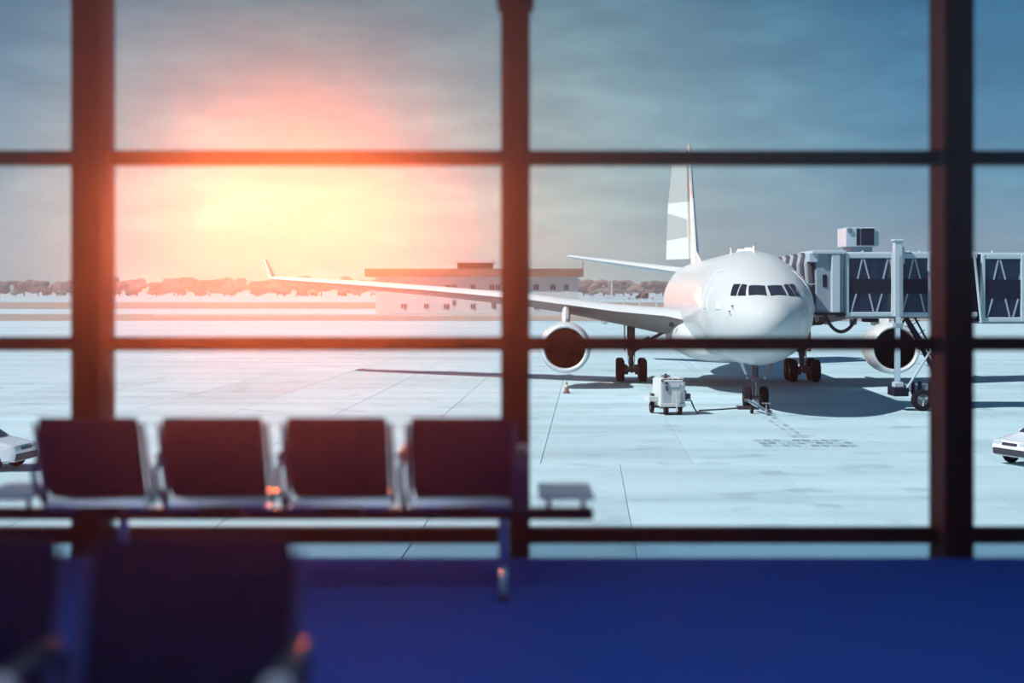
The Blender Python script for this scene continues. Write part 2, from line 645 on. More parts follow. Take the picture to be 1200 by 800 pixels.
# profile tables over sqrt(station)
TOP = [(0, 4.25), (.5, 4.86), (.8, 5.18), (1.2, 5.5), (1.45, 5.75), (1.8, 6.35), (2.1, 6.86), (2.45, 7.3), (2.8, 7.56), (3.1, 7.66), (6.2, 7.67), (7.0, 7.66), (7.45, 7.4), (7.67, 7.1)]
BOT = [(0, 4.25), (.5, 3.62), (.8, 3.3), (1.2, 2.88), (1.7, 2.45), (2.2, 2.18), (2.8, 2.04), (6.15, 2.03), (6.5, 2.7), (7.0, 4.3), (7.45, 5.9), (7.67, 6.6)]
HWD = [(0, 0.0), (.5, .66), (.8, 1.02), (1.2, 1.5), (1.7, 2.08), (2.2, 2.52), (2.7, 2.76), (3.1, 2.82), (6.15, 2.82), (6.6, 2.45), (7.1, 1.5), (7.5, .6), (7.67, .25)]
MID = [(0, 4.25), (1.2, 4.35), (2.2, 4.7), (3.1, 4.85), (6.15, 4.85), (6.8, 5.4), (7.67, 6.85)]


def surf(s, th, lift=0.0):
    u = math.sqrt(max(s, 0))
    t, b, wd, m = (interp(q, u) for q in (TOP, BOT, HWD, MID))
    c = math.cos(th)
    p = Vector((wd * math.sin(th), s, m + ((t - m) if c > 0 else (m - b)) * c))
    if lift:
        e = .02
        a1 = surf(s + e, th) - surf(max(s - e, 0), th)
        a2 = surf(s, th + e) - surf(s, th - e)
        n = a2.cross(a1).normalized()
        if n.dot(Vector((p.x, 0, p.z - m)) + Vector((0, -.5 if s < 5 else 0, 0))) < 0:
            n = -n
        p = p + n * lift
    return p


us = [.02 + 7.65 * (k / 110) for k in range(111)]
us = sorted(set([.02, .06, .12, .2, .3, .4] + [.5 + 7.17 * (k / 90) for k in range(91)]))
NS = 56
rings = [[surf(u * u, 2 * PI * j / NS) for j in range(NS)] for u in us]
fus = MB().loft(rings).build('fuselage', 'plane_white', AP, True, 40)


def patch(corners, name, m, parent, n=6, lift=.012, mirror=1):
    """pane that follows the fuselage between four (station, degrees) corners"""
    o = MB()
    (a, b, c, d) = corners
    k = []
    for i in range(n + 1):
        for j in range(n + 1):
            p, q = i / n, j / n
            s = (a[0] * (1 - p) + b[0] * p) * (1 - q) + (d[0] * (1 - p) + c[0] * p) * q
            th = (a[1] * (1 - p) + b[1] * p) * (1 - q) + (d[1] * (1 - p) + c[1] * p) * q
            v = surf(s, R(th), lift)
            k.append((v.x * mirror, v.y, v.z))
    o.add(k, [(i * (n + 1) + j, i * (n + 1) + j + 1, (i + 1) * (n + 1) + j + 1, (i + 1) * (n + 1) + j) for i in range(n) for j in range(n)])
    ob = o.build(name, m, parent, True, 60)
    sm = ob.modifiers.new('thickness', 'SOLIDIFY')
    sm.thickness = .03
    sm.offset = 0
    return ob


P1 = [(2.56, -22.1), (2.34, -1.6), (1.24, -3.6), (1.74, -30.5)]
P2 = [(2.88, -29.6), (2.68, -24.2), (1.86, -34.5), (2.22, -44.0)]
P3 = [(3.22, -38.8), (2.93, -31.4), (2.30, -45.6), (2.60, -52.1)]
for sg in (1, -1):
    for P in (P1, P2, P3):
        patch(P, 'cockpit_window', 'cockpit_glass', fus, 8, .014, sg)


def outline(pts, name, m, parent, r=.035, mirror=1, lift=.01):
    P = []
    n = len(pts)
    for i in range(n):
        a, b = pts[i], pts[(i + 1) % n]
        for k in range(10):
            q = k / 10
            v = surf(a[0] + (b[0] - a[0]) * q, R(a[1] + (b[1] - a[1]) * q), lift)
            P.append((v.x * mirror, v.y, v.z))
    P.append(P[0])
    P.append(P[1])
    return MB().tube(P, r, 6).build(name, m, parent, True)


for sg in (1, -1):
    d = patch([(6.08, -44.0), (5.16, -37.5), (4.55, -90), (5.50, -90)], 'cabin_door', 'plane_white', fus, 10, .006, sg)
    outline([(6.08, -44.0), (5.16, -37.5), (4.55, -90), (5.50, -90)], 'door_outline', 'seam', d, .028, sg)
patch([(3.45, -73.9), (2.98, -69.5), (2.78, -79.5), (3.26, -83)], 'data_plate', 'seam', fus, 4, .012)
# cabin belly / wing-root fairing
rg = []
for s, hw_, zb, zt in [(15.5, .3, 2.1, 2.6), (16.5, 1.9, 1.85, 3.1), (18.5, 2.85, 1.65, 4.0), (21, 3.2, 1.58, 4.5), (26, 3.25, 1.55, 4.4), (31, 3.1, 1.6, 4.0), (34, 2.4, 1.75, 3.4), (37, .5, 2.05, 2.7)]:
    zc_ = (zb + zt) / 2
    rg.append([(hw_ * math.copysign(abs(math.cos(2 * PI * j / 28)) ** .7, math.cos(2 * PI * j / 28)), s, zc_ + (zt - zb) / 2 * math.copysign(abs(math.sin(2 * PI * j / 28)) ** .8, math.sin(2 * PI * j / 28))) for j in range(28)])
MB().loft(rg).build('belly_fairing', 'plane_white', AP, True, 45)

# aerofoil surfaces
AF = [(1.0, 0.0), (.8, .030), (.55, .058), (.3, .072), (.12, .056), (.03, .030), (0.0, 0.0), (.03, -.024), (.12, -.040), (.3, -.048), (.55, -.036), (.8, -.014)]


def wing(stations, name, m, parent, mirror=1, vertical=False, thick=1.0, smooth=True):
    """stations: (span, le_s, le_z, te_s, te_z)"""
    rings = []
    for sp, s0, z0, s1, z1 in stations:
        c = s1 - s0
        r = []
        for a, t in AF:
            if vertical:
                r.append((t * c * thick, s0 + a * c, sp))
            else:
                r.append((sp * mirror, s0 + a * c, z0 + (z1 - z0) * a + t * c * thick))
        rings.append(r)
    o = MB().loft(rings).build(name, m, parent, smooth, 50)
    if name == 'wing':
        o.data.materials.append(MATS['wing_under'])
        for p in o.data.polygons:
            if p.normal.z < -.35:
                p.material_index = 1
    return o


LE = [(2.4, 19.6, 3.95, 31.0, 2.75), (3.6, 20.4, 4.2, 31.0, 2.95), (6.5, 22.2, 4.45, 31.0, 3.6), (9.4, 24.0, 4.82, 31.1, 4.25), (11.6, 25.3, 5.1, 32.0, 4.65),
      (18, 29.2, 5.66, 34.5, 5.35), (24, 32.8, 6.08, 36.9, 5.9), (29.2, 36.0, 6.42, 38.9, 6.32), (30.1, 37.2, 6.5, 39.3, 6.42)]
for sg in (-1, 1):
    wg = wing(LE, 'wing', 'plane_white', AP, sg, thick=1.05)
    # winglet
    MB().loft([[(sg * 29.9, 37.1, 6.5), (sg * 30.0, 39.3, 6.45), (sg * 30.12, 39.3, 6.45), (sg * 30.12, 37.1, 6.5)],
               [(sg * 30.9, 39.3, 7.9), (sg * 30.95, 40.3, 7.9), (sg * 31.0, 40.3, 7.9), (sg * 31.0, 39.3, 7.9)]]).build('winglet', 'plane_white', wg)
    for l, s_, z_ in ((7.0, 30.2, 3.75), (13.5, 31.6, 4.85), (18.5, 33.6, 5.35), (22.5, 35.2, 5.72)):
        MB().lathe([(-2.2, .02), (-1.6, .16), (-.5, .26), (.8, .24), (2.0, .12), (2.7, .02)], 'Y', (sg * l, s_, z_), 12).build('flap_fairing', 'plane_grey', wg, True)
    MB().lathe([(-.01, .001), (0, .15), (.1, .15), (.12, .001)], 'Y', (sg * 3.3, 19.95, 3.72), 14).build('landing_light', 'cockpit_glass', wg, True)
    wing([(.5, 46.5, 6.95, 54.0, 6.85), (1.2, 47.2, 7.05, 54.0, 6.95), (9.4, 54.2, 8.35, 57.0, 8.3), (9.7, 54.8, 8.4, 57.0, 8.35)], 'tailplane', 'plane_white', AP, sg, thick=.9)


def livery():
    """fin paint: pale tail with slanting white bands"""
    m = bpy.data.materials.new('tail_livery')
    m.use_nodes = True
    t = m.node_tree
    b = t.nodes['Principled BSDF']
    b.inputs['Roughness'].default_value = .25
    b.inputs['Coat Weight'].default_value = .8
    tcn = t.nodes.new('ShaderNodeTexCoord')
    sp = t.nodes.new('ShaderNodeSeparateXYZ')
    t.links.new(tcn.outputs['Object'], sp.inputs[0])
    s, z = sp.outputs[1], sp.outputs[2]
    q = mth(t, 'SUBTRACT', s, mth(t, 'MULTIPLY_ADD', mth(t, 'SUBTRACT', z, 8.15), .324, 53.12))
    up = mth(t, 'GREATER_THAN', z, 12.75)
    lo = mth(t, 'GREATER_THAN', z, mth(t, 'MULTIPLY_ADD', q, -.07, 9.9))
    hi = mth(t, 'LESS_THAN', z, mth(t, 'MULTIPLY_ADD', q, .24, 11.3))
    aft = mth(t, 'GREATER_THAN', q, .02)
    loz = mth(t, 'MULTIPLY', mth(t, 'MULTIPLY', lo, hi), aft)
    fac = mth(t, 'MAXIMUM', up, loz)
    t.links.new(mixc(t, fac, (.66, .67, .64), (.40, .42, .40)), b.inputs['Base Color'])
    MATS['tail_livery'] = m


livery()
fin = wing([(7.3, 44.6, 0, 53.0, 0), (7.9, 45.8, 0, 53.1, 0), (12.5, 49.9, 0, 54.5, 0), (17.0, 53.6, 0, 56.0, 0), (17.4, 54.3, 0, 56.1, 0)], 'fin', 'tail_livery', AP, 1, True, .62)
# dorsal fillet
MB().add([(-.12, 45.6, 7.6), (.12, 45.6, 7.6), (0, 40.8, 7.66), (0, 46.4, 8.6)], [(0, 1, 3), (0, 3, 2), (1, 2, 3), (0, 2, 1)]).build('dorsal_fillet', 'plane_white', AP, True)
# rudder swung out to the viewer's left
ru = []
for z, h0, h1 in ((8.15, 53.15, 56.6), (12.5, 54.55, 57.6), (16.9, 56.0, 58.1)):
    ang = R(30)
    c = h1 - h0
    hx = .0
    ru.append([(hx - math.sin(ang) * a * c + math.cos(ang) * t, h0 + math.cos(ang) * a * c + math.sin(ang) * t, z)
               for a, t in ((0, .16), (1, .03), (1, -.03), (0, -.16))])
rd = MB().loft(ru).build('rudder', 'tail_livery', AP)

# engines
for sg in (-1, 1):
    ec = (sg * 9.37, 20.0, 2.36)
    eng = MB().lathe([(.10, 1.335), (.3, 1.42), (.8, 1.475), (1.6, 1.49), (2.6, 1.45), (3.6, 1.30), (4.6, 1.06), (4.6, 1.0), (3.2, 1.1)], 'Y', ec, 56).build('engine_cowl', 'plane_white', AP, True, 50)
    MB().lathe([(.10, 1.335), (.03, 1.30), (0, 1.255), (.03, 1.21), (.12, 1.175), (.3, 1.155)], 'Y', ec, 56).build('inlet_lip', 'lip_metal', eng, True, 70)
    MB().lathe([(.3, 1.155), (.7, 1.17), (1.5, 1.2), (1.52, 0.0)], 'Y', ec, 48).build('inlet_duct', 'engine_dark', eng, True)
    fb = MB()
    for k in range(26):
        a = 2 * PI * k / 26
        ca, sa = math.cos(a), math.sin(a)
        tx, tz = -sa, ca
        vs = []
        for r_, w_, tw in ((.3, .05, .12), (.75, .085, .10), (1.15, .10, .06)):
            for q in (-1, 1):
                vs.append((ec[0] + ca * r_ + tx * w_ * q, ec[1] + 1.25 + tw * q, ec[2] + sa * r_ + tz * w_ * q))
        fb.add(vs, [(0, 1, 3, 2), (2, 3, 5, 4)])
    fb.build('fan', 'fan_blade', eng)
    MB().lathe([(.75, .01), (.9, .14), (1.1, .26), (1.3, .33), (1.45, .36)], 'Y', ec, 24).build('spinner', 'fan_blade', eng, True)
    MB().lathe([(3.0, .75), (4.6, .68), (5.4, .45), (5.4, .30), (6.3, .03)], 'Y', ec, 28).build('exhaust_cone', 'gear_steel', eng, True)
    # pylon: narrow fairing between cowl and wing
    py = []
    for z, s0, s1, th in ((3.55, 21.7, 27.5, .20), (4.0, 22.0, 28.0, .24), (4.35, 23.3, 28.5, .26), (4.75, 24.2, 28.5, .24)):
        py.append([(ec[0] + th * t_, s0 + (s1 - s0) * a, z) for a, t_ in ((0, 0), (.05, .6), (.2, 1), (.7, 1), (1, .1), (1, -.1), (.7, -1), (.2, -1), (.05, -.6))])
    MB().loft(py).build('pylon', 'plane_white', eng, True)


def wheel(c, r, wd, parent, hubm='hub'):
    prof = [(-.5 * wd, r * .55), (-.5 * wd, r * .82), (-.40 * wd, r * .95), (-.2 * wd, r), (.2 * wd, r), (.40 * wd, r * .95), (.5 * wd, r * .82), (.5 * wd, r * .55)]
    t = MB().lathe(prof, 'X', c, 28).build('wheel', 'tyre', parent, True, 45)
    MB().lathe([(-.42 * wd, .01), (-.42 * wd, r * .3), (-.34 * wd, r * .56), (.34 * wd, r * .56), (.42 * wd, r * .3), (.42 * wd, .01)], 'X', c, 20).build('hub', hubm, t, True)
    return t


# main landing gear
for sg in (-1, 1):
    x = sg * 5.34
    g = MB()
    g.tube([(x, 29.2, 3.4), (x, 29.0, 2.4), (x, 28.9, 1.55)], [.26, .25, .22], 14)
    g.tube([(x, 28.9, 1.6), (x, 28.9, .72)], .15, 14)
    g.tube([(x, 27.8, .70), (x, 28.9, .76), (x, 30.0, .72)], .17, 10)
    for yy in (27.9, 29.9):
        g.tube([(x - .62, yy, .70), (x + .62, yy, .70)], .12, 10)
        for q in (-.36, .36):
            g.lathe([(-.16, .1), (-.14, .27), (.14, .27), (.16, .1)], 'X', (x + q, yy, .70), 16)
    gear = g.build('main_gear', 'gear_steel', AP, True)
    MB().tube([(x, 28.8, 1.75), (x - sg * 1.1, 28.9, 2.5), (x - sg * 2.3, 29.0, 3.2)], [.1, .12, .1], 8).build('side_brace', 'gear_steel', gear, True)
    MB().bar((x - sg * .55, 29.0, 2.35), (x - sg * 1.15, 29.0, 2.72), .2, .16).build('lock_link', 'gear_steel', gear)
    MB().tube([(x, 28.62, 1.55), (x + .02, 28.35, 1.2), (x, 28.55, .85)], .07, 8).build('torque_link', 'gear_steel', gear, True)
    MB().rbox((x + sg * .42, 29.0, 2.75), (.07, 1.5, 1.75), .03).build('gear_door', 'gear_steel', gear)
    for q in (-.25, 0, .25):
        MB().tube([(x + q, 28.6, 2.5), (x + q * .8, 28.58, 1.3), (x + q * .5, 28.6, .9)], .028, 6).build('hydraulic_line', 'gear_steel', gear, True)
    for yy in (27.9, 29.9):
        for q in (-1, 1):
            wheel((x + q * .70, yy, .70), .70, .50, gear)
# nose gear
NY = 6.67
g = MB()
g.tube([(0, NY + .25, 2.4), (0, NY + .05, 1.35)], .16, 14)
g.tube([(0, NY + .05, 1.4), (0, NY, .52)], .10, 12)
g.tube([(-.42, NY, .52), (.42, NY, .52)], .09, 10)
g.bx((-.16, NY - .18, 1.28), (.16, NY + .2, 1.5))
ng = g.build('nose_gear', 'gear_steel', AP, True)
for q in (-1, 1):
    wheel((q * .40, NY, .53), .53, .38, ng)
    MB().lathe([(0, .02), (.02, .065), (.10, .06), (.12, .02)], 'Y', (q * .42, NY - .26, 1.48), 16).build('taxi_light', 'lamp_glass', ng, True)
    MB().bar((q * .16, NY - .1, 1.45), (q * .42, NY - .2, 1.48), .06, .06).build('light_arm', 'gear_steel', ng)
    # open gear doors hanging from the belly
    dr = MB()
    dr.loft([[(q * .72, NY - 1.3, 2.32), (q * .75, NY - 1.3, 2.32), (q * .75, NY + .2, 2.25), (q * .72, NY + .2, 2.25)],
             [(q * .62, NY - 1.2, 1.98), (q * .65, NY - 1.2, 1.98), (q * .65, NY + .2, 1.95), (q * .62, NY + .2, 1.95)],
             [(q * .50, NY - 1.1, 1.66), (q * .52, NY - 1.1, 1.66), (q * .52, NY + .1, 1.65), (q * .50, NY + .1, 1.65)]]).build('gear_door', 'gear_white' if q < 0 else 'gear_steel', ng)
MB().tube([(0, NY - .12, 1.25), (0, NY - .36, .95), (0, NY - .12, .62)], .05, 8).build('torque_link', 'gear_white', ng, True)
MB().tube([(0, NY - .1, 2.0), (0, NY - 1.3, 2.3)], .06, 8).build('drag_strut', 'gear_steel', ng, True)
MB().lathe([(-.05, .06), (.0, .08), (.22, .08), (.24, .06)], 'Z', (0, NY - .16, .78), 12, True).build('tow_fitting', 'gear_steel', ng, True)
# aerials along the roof
for s_, h_, l_, wd_ in ((7.3, .38, .35, .05), (13, .22, .9, .5), (19, .42, .3, .05), (9.5, .2, .8, .45)):
    z_ = surf(s_, 0).z - .03
    MB().loft([[(-wd_ / 2, s_, z_), (wd_ / 2, s_, z_), (wd_ / 2, s_ + l_, z_), (-wd_ / 2, s_ + l_, z_)],
               [(-wd_ / 3, s_ + l_ * .3, z_ + h_), (wd_ / 3, s_ + l_ * .3, z_ + h_), (wd_ / 3, s_ + l_ * .9, z_ + h_), (-wd_ / 3, s_ + l_ * .9, z_ + h_)]]).build('aerial', 'seam', AP)
for q, th in ((-1, -62), (1, 62), (-1, -74)):
    p = surf(1.9, R(th), .0)
    MB().tube([p, p + Vector((q * .10, -.05, -.03)), p + Vector((q * .12, -.3, -.04))], [.03, .025, .012], 6).build('pitot_probe', 'gear_steel', AP, True)

# ------------------------------------------------------------------ jet bridge
JY = 72.0
JB = empty('jet_bridge', (at(1049, 400, JY).x, JY, APR))
tag(JB, 'white glazed jet bridge on a wheeled lift column, docked at the airliner', 'jet bridge')
JL = Vector(JB.location)


def J(u, v, dy=0.0):
    return at(u, v, JY + dy) - JL


def jb(mb, name, m, parent=None, smooth=False):
    return mb.build(name, m, parent or JB, smooth)


def jbox(u0, v0, u1, v1, d0, d1, name, m, parent=None, r=.03):
    a, b = J(u0, v1), J(u1, v0)
    c = (a + b) / 2
    return jb(MB().rbox((c.x, (d0 + d1) / 2, c.z), (b.x - a.x, d1 - d0, b.z - a.z), r, 1), name, m, parent)


DW = 2.9
# cab: hood post, cab wall, ribbed neck
cab = jbox(957, 296, 981, 368, .1, DW, 'cab', 'bridge_grey')
jbox(964.5, 321.5, 969.5, 336.5, .05, .12, 'porthole', 'bridge_dark', cab, .09)
jbox(974, 297, 984, 366, -.16, DW, 'cab_shutter', 'bridge_white', JB)
jbox(984, 297, 991, 367, .12, DW - .2, 'neck', 'bridge_grey', JB)
jbox(986.5, 299, 988, 366, .08, .14, 'neck_rib', 'bridge_white', JB)
jbox(951, 293.5, 991, 297.5, -.2, DW + .2, 'cab_roof', 'bridge_white', JB)
jbox(948, 296, 959, 307, .0, 1.2, 'hood_motor', 'bridge_white', JB)
jbox(955, 366.5, 991, 369, -.1, DW, 'cab_floor', 'bridge_dark', JB)
# bellows hood: arched folds that close on the fuselage
for k in range(9):
    f = k / 8
    u0 = 955 - f * 33
    top = 297 + f * 3.5 + 2.5 * f * f
    bot = 369 - f * 2
    dy = .5 + f * 0.7
    a, b = J(u0, bot), J(u0, top)
    P = [(a.x, dy, a.z), (a.x - .05, dy, (a.z + b.z) / 2), (a.x - .12, dy + .05, b.z - .45), (a.x + .02, dy + .3, b.z - .08), (a.x + .05, dy + .8, b.z), (a.x + .05, dy + 2.2, b.z - .05), (a.x, dy + 2.8, b.z - .6), (a.x, dy + 2.85, a.z)]
    jb(MB().tube(P, .13, 8), 'bellows_fold', 'bellows_dark' if k % 2 == 0 else 'bellows_light', JB, True)
bel = MB()
q0, q1 = J(955, 369), J(922, 367)
t0, t1 = J(955, 299), J(922, 305)
bel.loft([[(q0.x, .62, q0.z), (t0.x, .62, t0.z - .3), (t0.x, 1.2, t0.z - .05), (t0.x, 3.0, t0.z - .1), (q0.x, 3.3, q0.z)],
          [(q1.x, 1.3, q1.z), (t1.x, 1.3, t1.z - .3), (t1.x, 1.9, t1.z - .05), (t1.x, 3.6, t1.z - .1), (q1.x, 3.9, q1.z)]], True, False)
jb(bel, 'bellows_skin', 'bellows_dark')
jb(MB().bar(J(938, 333.5, .3), J(957, 332.5, .3), .05, .05), 'hood_strut', 'bridge_white')
fl = MB()
p0, p1, p2 = J(957, 357), J(946, 366), J(957, 371)
fl.prism([(p0.x, p0.z), (p1.x, p1.z), (p2.x, p2.z)], .2, 2.6, 'Y')
jb(fl, 'dock_lip', 'bridge_white')
# tunnel sections: inner (u 991..1098) and outer, larger (u 1140 ..), drawn slightly nearer


def tunnel(u0, u1, vt, vb, d0, d1, posts, name, roof_v):
    sec = jbox(u0, vt + 2, u1, vb - 2, d0 + .10, d1 - .10, name, 'bridge_dark')
    jbox(u0, vt, u1, vt + 6, d0 - .02, d0 + .12, 'top_rail', 'bridge_white', sec)
    jbox(u0, vb - 5.5, u1, vb, d0 - .02, d0 + .12, 'bottom_rail', 'bridge_white', sec)
    jbox(u0, vt, u1, vt + 6, d1 - .12, d1 + .02, 'top_rail', 'bridge_white', sec)
    jbox(u0, vb - 5.5, u1, vb, d1 - .12, d1 + .02, 'bottom_rail', 'bridge_white', sec)
    jbox(u0, roof_v, u1, vt + .8, d0 + .05, d1 - .05, 'roof', 'bridge_white', sec)
    jbox(u0, vb - 1, u1, vb + 2.2, d0 + .2, d1 - .2, 'floor_pan', 'bridge_grey', sec)
    for p in posts:
        jbox(p - 2.2, vt + .5, p + 2.2, vb - .5, d0 - .05, d0 + .12, 'post', 'bridge_white', sec)
    ps = sorted(posts)
    for a, b in zip(ps[:-1], ps[1:]):
        n = max(1, round((b - a) / 15))
        for k in range(n):
            ua, ub = a + 2.2 + (b - a - 4.4) * k / n, a + 2.2 + (b - a - 4.4) * (k + 1) / n
            jbox(ua + .25, vt + 6, ub - .25, vb - 5.5, d0 + .06, d0 + .085, 'glass_panel', 'bridge_glass', sec, .005)
    # pairs of braces above and below the dark middle band
    k = u0 + 20
    while k < u1 - 4:
        for (ua, va, ub, vb_) in ((k - .3, vt + 7, k - 5.5, vt + 30), (k + 2, vt + 7, k + 8, vt + 30), (k - 7, vb - 27, k - 13, vb - 6), (k + 8, vb - 27, k + 13, vb - 6)):
            if u0 + 3 < min(ua, ub) and max(ua, ub) < u1 - 3:
                jb(MB().bar(J(ua, va, 0) + Vector((0, d0 + .03, 0)), J(ub, vb_, 0) + Vector((0, d0 + .03, 0)), .03, .075), 'brace', 'brace_paint', sec)
        k += 30
    jbox(u0 + 3, vt + 30, u1 - 3, vb - 27, d0 + .02, d0 + .05, 'mid_band', 'bridge_dark', sec, .005)
    return sec


t1_ = tunnel(991, 1146, 296.5, 371, .05, DW - .2, (993, 1047, 1090, 1130), 'tunnel_section', 295)
t2_ = tunnel(1148, 1330, 297.5, 377, -.30, DW + .1, (1150, 1196, 1244, 1292, 1328), 'outer_tunnel_section', 296)
jb(MB().tube([J(1142, 299, -.42), J(1150, 377, -.42)], .07, 8), 'tie_bar', 'bridge_white', JB, True)
for u in (1012, 1066, 1079, 1165):
    jbox(u, 293.5, u + 2.5, 296.5, .3, .5, 'roof_lug', 'bridge_white', JB)
# air conditioner on the roof
acp = jbox(1000, 288.6, 1026, 295, .6, 2.2, 'air_conditioner_base', 'bridge_grey')
ac = jbox(994, 266, 1029, 288.8, .5, 2.4, 'air_conditioner', 'bridge_white')
jbox(1006.5, 267, 1010.5, 287, .44, .52, 'grille', 'bridge_dark', ac, .01)
jbox(1012, 267, 1027, 287, .44, .52, 'grille', 'bridge_dark', ac, .01)
jbox(1029, 270, 1033.5, 287.5, .6, 1.8, 'side_box', 'bridge_white', ac)
jb(MB().lathe([(0, .12), (.06, .12), (.08, .02)], 'Y', J(998.5, 269.5, 0) + Vector((0, .43, 0)), 14), 'dial', 'bridge_grey', ac, True)
# lift column, wheels
col = jbox(1045, 281.5, 1054.5, 371, -.55, -.12, 'lift_column', 'bridge_white')
jbox(1043.5, 280.5, 1056, 283.5, -.6, -.08, 'column_cap', 'bridge_white', col)
jbox(1054.5, 290, 1057.5, 309, -.45, -.2, 'column_bracket', 'bridge_white', col)
jbox(1050.5, 300, 1054.6, 371, -.58, -.56, 'column_channel', 'bridge_grey', col, .005)
leg = jb(MB().lathe([(J(0, 463).z, .145), (J(0, 371).z - .2, .145), (J(0, 369).z, .19), (J(0, 364).z, .19)], 'Z', (J(1049.5, 0).x, -.33, 0), 20), 'lift_leg', 'chrome', JB, True)
jbox(1045.5, 378, 1055, 384, -.56, -.1, 'leg_collar', 'bridge_grey', leg)
jbox(1044.5, 447, 1055.5, 453, -.6, -.06, 'leg_collar', 'bridge_white', leg)
jbox(1043, 453, 1060, 463, -.8, .5, 'pivot_block', 'bridge_dark', leg)
jbox(1058, 449.5, 1100, 458, -.55, .3, 'axle_beam', 'bridge_grey', JB)
for u in (1064, 1072, 1084, 1091):
    jbox(u, 446, u + 4, 461, -.62, -.5, 'beam_fitting', 'bridge_dark', JB)
wz = .52
for k, (u, dy) in enumerate(((1076.5, -.55), (1096, -.30))):
    c = J(u, 400, 0)
    prof = [(-.2, .3), (-.2, .42), (-.14, .5), (.14, .5), (.2, .42), (.2, .3)]
    tw = jb(MB().lathe(prof, 'Y', (c.x, dy - .1, wz), 28), 'bogie_wheel', 'tyre', JB, True)
    jb(MB().lathe([(-.17, .01), (-.17, .10), (-.13, .13), (-.10, .31), (.1, .31), (.1, .01)], 'Y', (c.x, dy - .1, wz), 24), 'rim', 'hub', tw, True)
    for q in range(3):
        a = 2 * PI * q / 3 + .5
        jb(MB().bar((c.x, dy - .255, wz), (c.x + .29 * math.cos(a), dy - .225, wz + .29 * math.sin(a)), .02, .13), 'spoke', 'bridge_white', tw)
jb(MB().tube([J(1062, 456, -.7), J(1090, 412, -.7), J(1096, 402, -.5)], .055, 8), 'push_strut', 'bridge_white', JB, True)
jb(MB().tube([J(1054, 444, -.2), J(1060, 456, -.6)], .05, 8), 'push_strut', 'bridge_white', JB, True)
# service stairs running down to the right
for dy in (.25, 1.15):
    jb(MB().bar(J(1062, 373, dy), J(1114, 470, dy), .06, .22), 'stair_stringer', 'bridge_dark')
    jb(MB().tube([J(1057, 380, dy), J(1060, 374, dy), J(1064, 373, dy), J(1092, 417, dy), J(1124, 468, dy)], .05, 8), 'stair_handrail', 'bridge_dark', JB, True)
    jb(MB().bar(J(1072, 372, dy), J(1120, 462, dy), .05, .09), 'stair_midrail', 'bridge_dark')
for k in range(15):
    f = k / 14
    p = J(1063 + 50 * f, 376 + 92 * f, .7)
    jb(MB().box(p, (.24, .95, .035)), 'stair_tread', 'bridge_grey')
for k in range(8):
    f = (k + .5) / 8
    p = J(1064 + 50 * f, 376 + 92 * f, .25)
    jb(MB().tube([p, p + Vector((.42, 0, .28))], .022, 6), 'baluster', 'bridge_dark')
# hanging cable hose
pts = []
for k in range(17):
    f = k / 16
    pts.append(J(967 + 39 * f, 368 + 22 * (1 - (2 * f - 1) ** 2) ** .8 - 3 * f, .4))
jb(MB().tube(pts, .085, 8), 'hose', 'rubber', JB, True)
for k in range(3):
    pts = [J(948 + 3 * k + 12 * f - 3 * math.sin(f * 6), 371 + 9 * math.sin(PI * f), .7 + .2 * k) for f in [q / 8 for q in range(9)]]
    jb(MB().tube(pts, .05, 6), 'cable', 'rubber', JB, True)
jbox(1003, 374, 1010, 381, 1.0, 1.4, 'hose_box', 'bridge_grey', JB)
jbox(1022, 372.5, 1036, 378, 1.2, 2.2, 'underfloor_unit', 'bridge_dark', JB)

# ------------------------------------------------------------------ ground power cart
gpu = empty('ground_power_cart', gp(789, 486.5), R(8))
tag(gpu, 'white wheeled ground power cart on the apron left of the nose wheel', 'cart')
b = MB()
b.rbox((0, .85, 1.0), (1.16, 1.55, 1.22), .04)
body = b.build('body', 'gpu_white', gpu)
MB().rbox((0, .85, 1.635), (1.05, 1.4, .07), .02).build('roof_panel', 'gpu_white', body)
for k in range(4):
    MB().rbox((-.36 + .24 * k, .12, 1.64), (.16, .06, .03), .006, 1).build('vent', 'gpu_dark', body)
MB().rbox((0, .066, 1.03), (1.0, .03, 1.02), .015).build('front_panel', 'gpu_panel', body)
MB().rbox((.16, .045, .82), (.42, .03, .52), .01).build('access_door', 'gpu_white', body)
MB().rbox((.08, .045, 1.36), (.46, .03, .17), .01).build('notice_plate', 'gpu_white', body)
MB().lathe([(0, .075), (-.03, .07)], 'Y', (.44, .05, 1.40), 14, True).build('dial', 'gpu_white', body)
for i, (x, z) in enumerate(((-.30, 1.46), (-.30, 1.28), (-.28, 1.16))):
    MB().rbox((x, .03, z), (.13 - .02 * (i % 2), .07, .10), .02).build('knob', 'gpu_dark', body)
for x in (-.50, .50):
    MB().rbox((x, .05, 1.575), (.11, .05, .08), .012).build('marker_lamp', 'gpu_dark', body)
for x in (-.38, .50):
    MB().rbox((x, .05, .49), (.11, .05, .07), .012).build('marker_lamp', 'gpu_dark', body)
MB().rbox((0, .03, .46), (1.2, .08, .16), .02).build('bumper', 'gpu_white', body)
MB().lathe([(0, .10), (.05, .10), (.06, .22), (.12, .20), (.14, .06), (.20, .05)], 'Z', (-.22, .55, 1.67), 16, True).build('exhaust_cap', 'gpu_dark', gpu, True)
MB().bar((.14, -.05, 1.12), (.14, -.10, .22), .07, .06).build('draw_bar', 'gpu_white', gpu)
MB().lathe([(-.03, .06), (.03, .06)], 'Y', (.14, -.10, .22), 12, True).build('tow_eye', 'gpu_white', gpu)
MB().rbox((-.80, 1.0, .72), (.42, 1.0, .24), .03).build('side_tray', 'gpu_white', gpu)
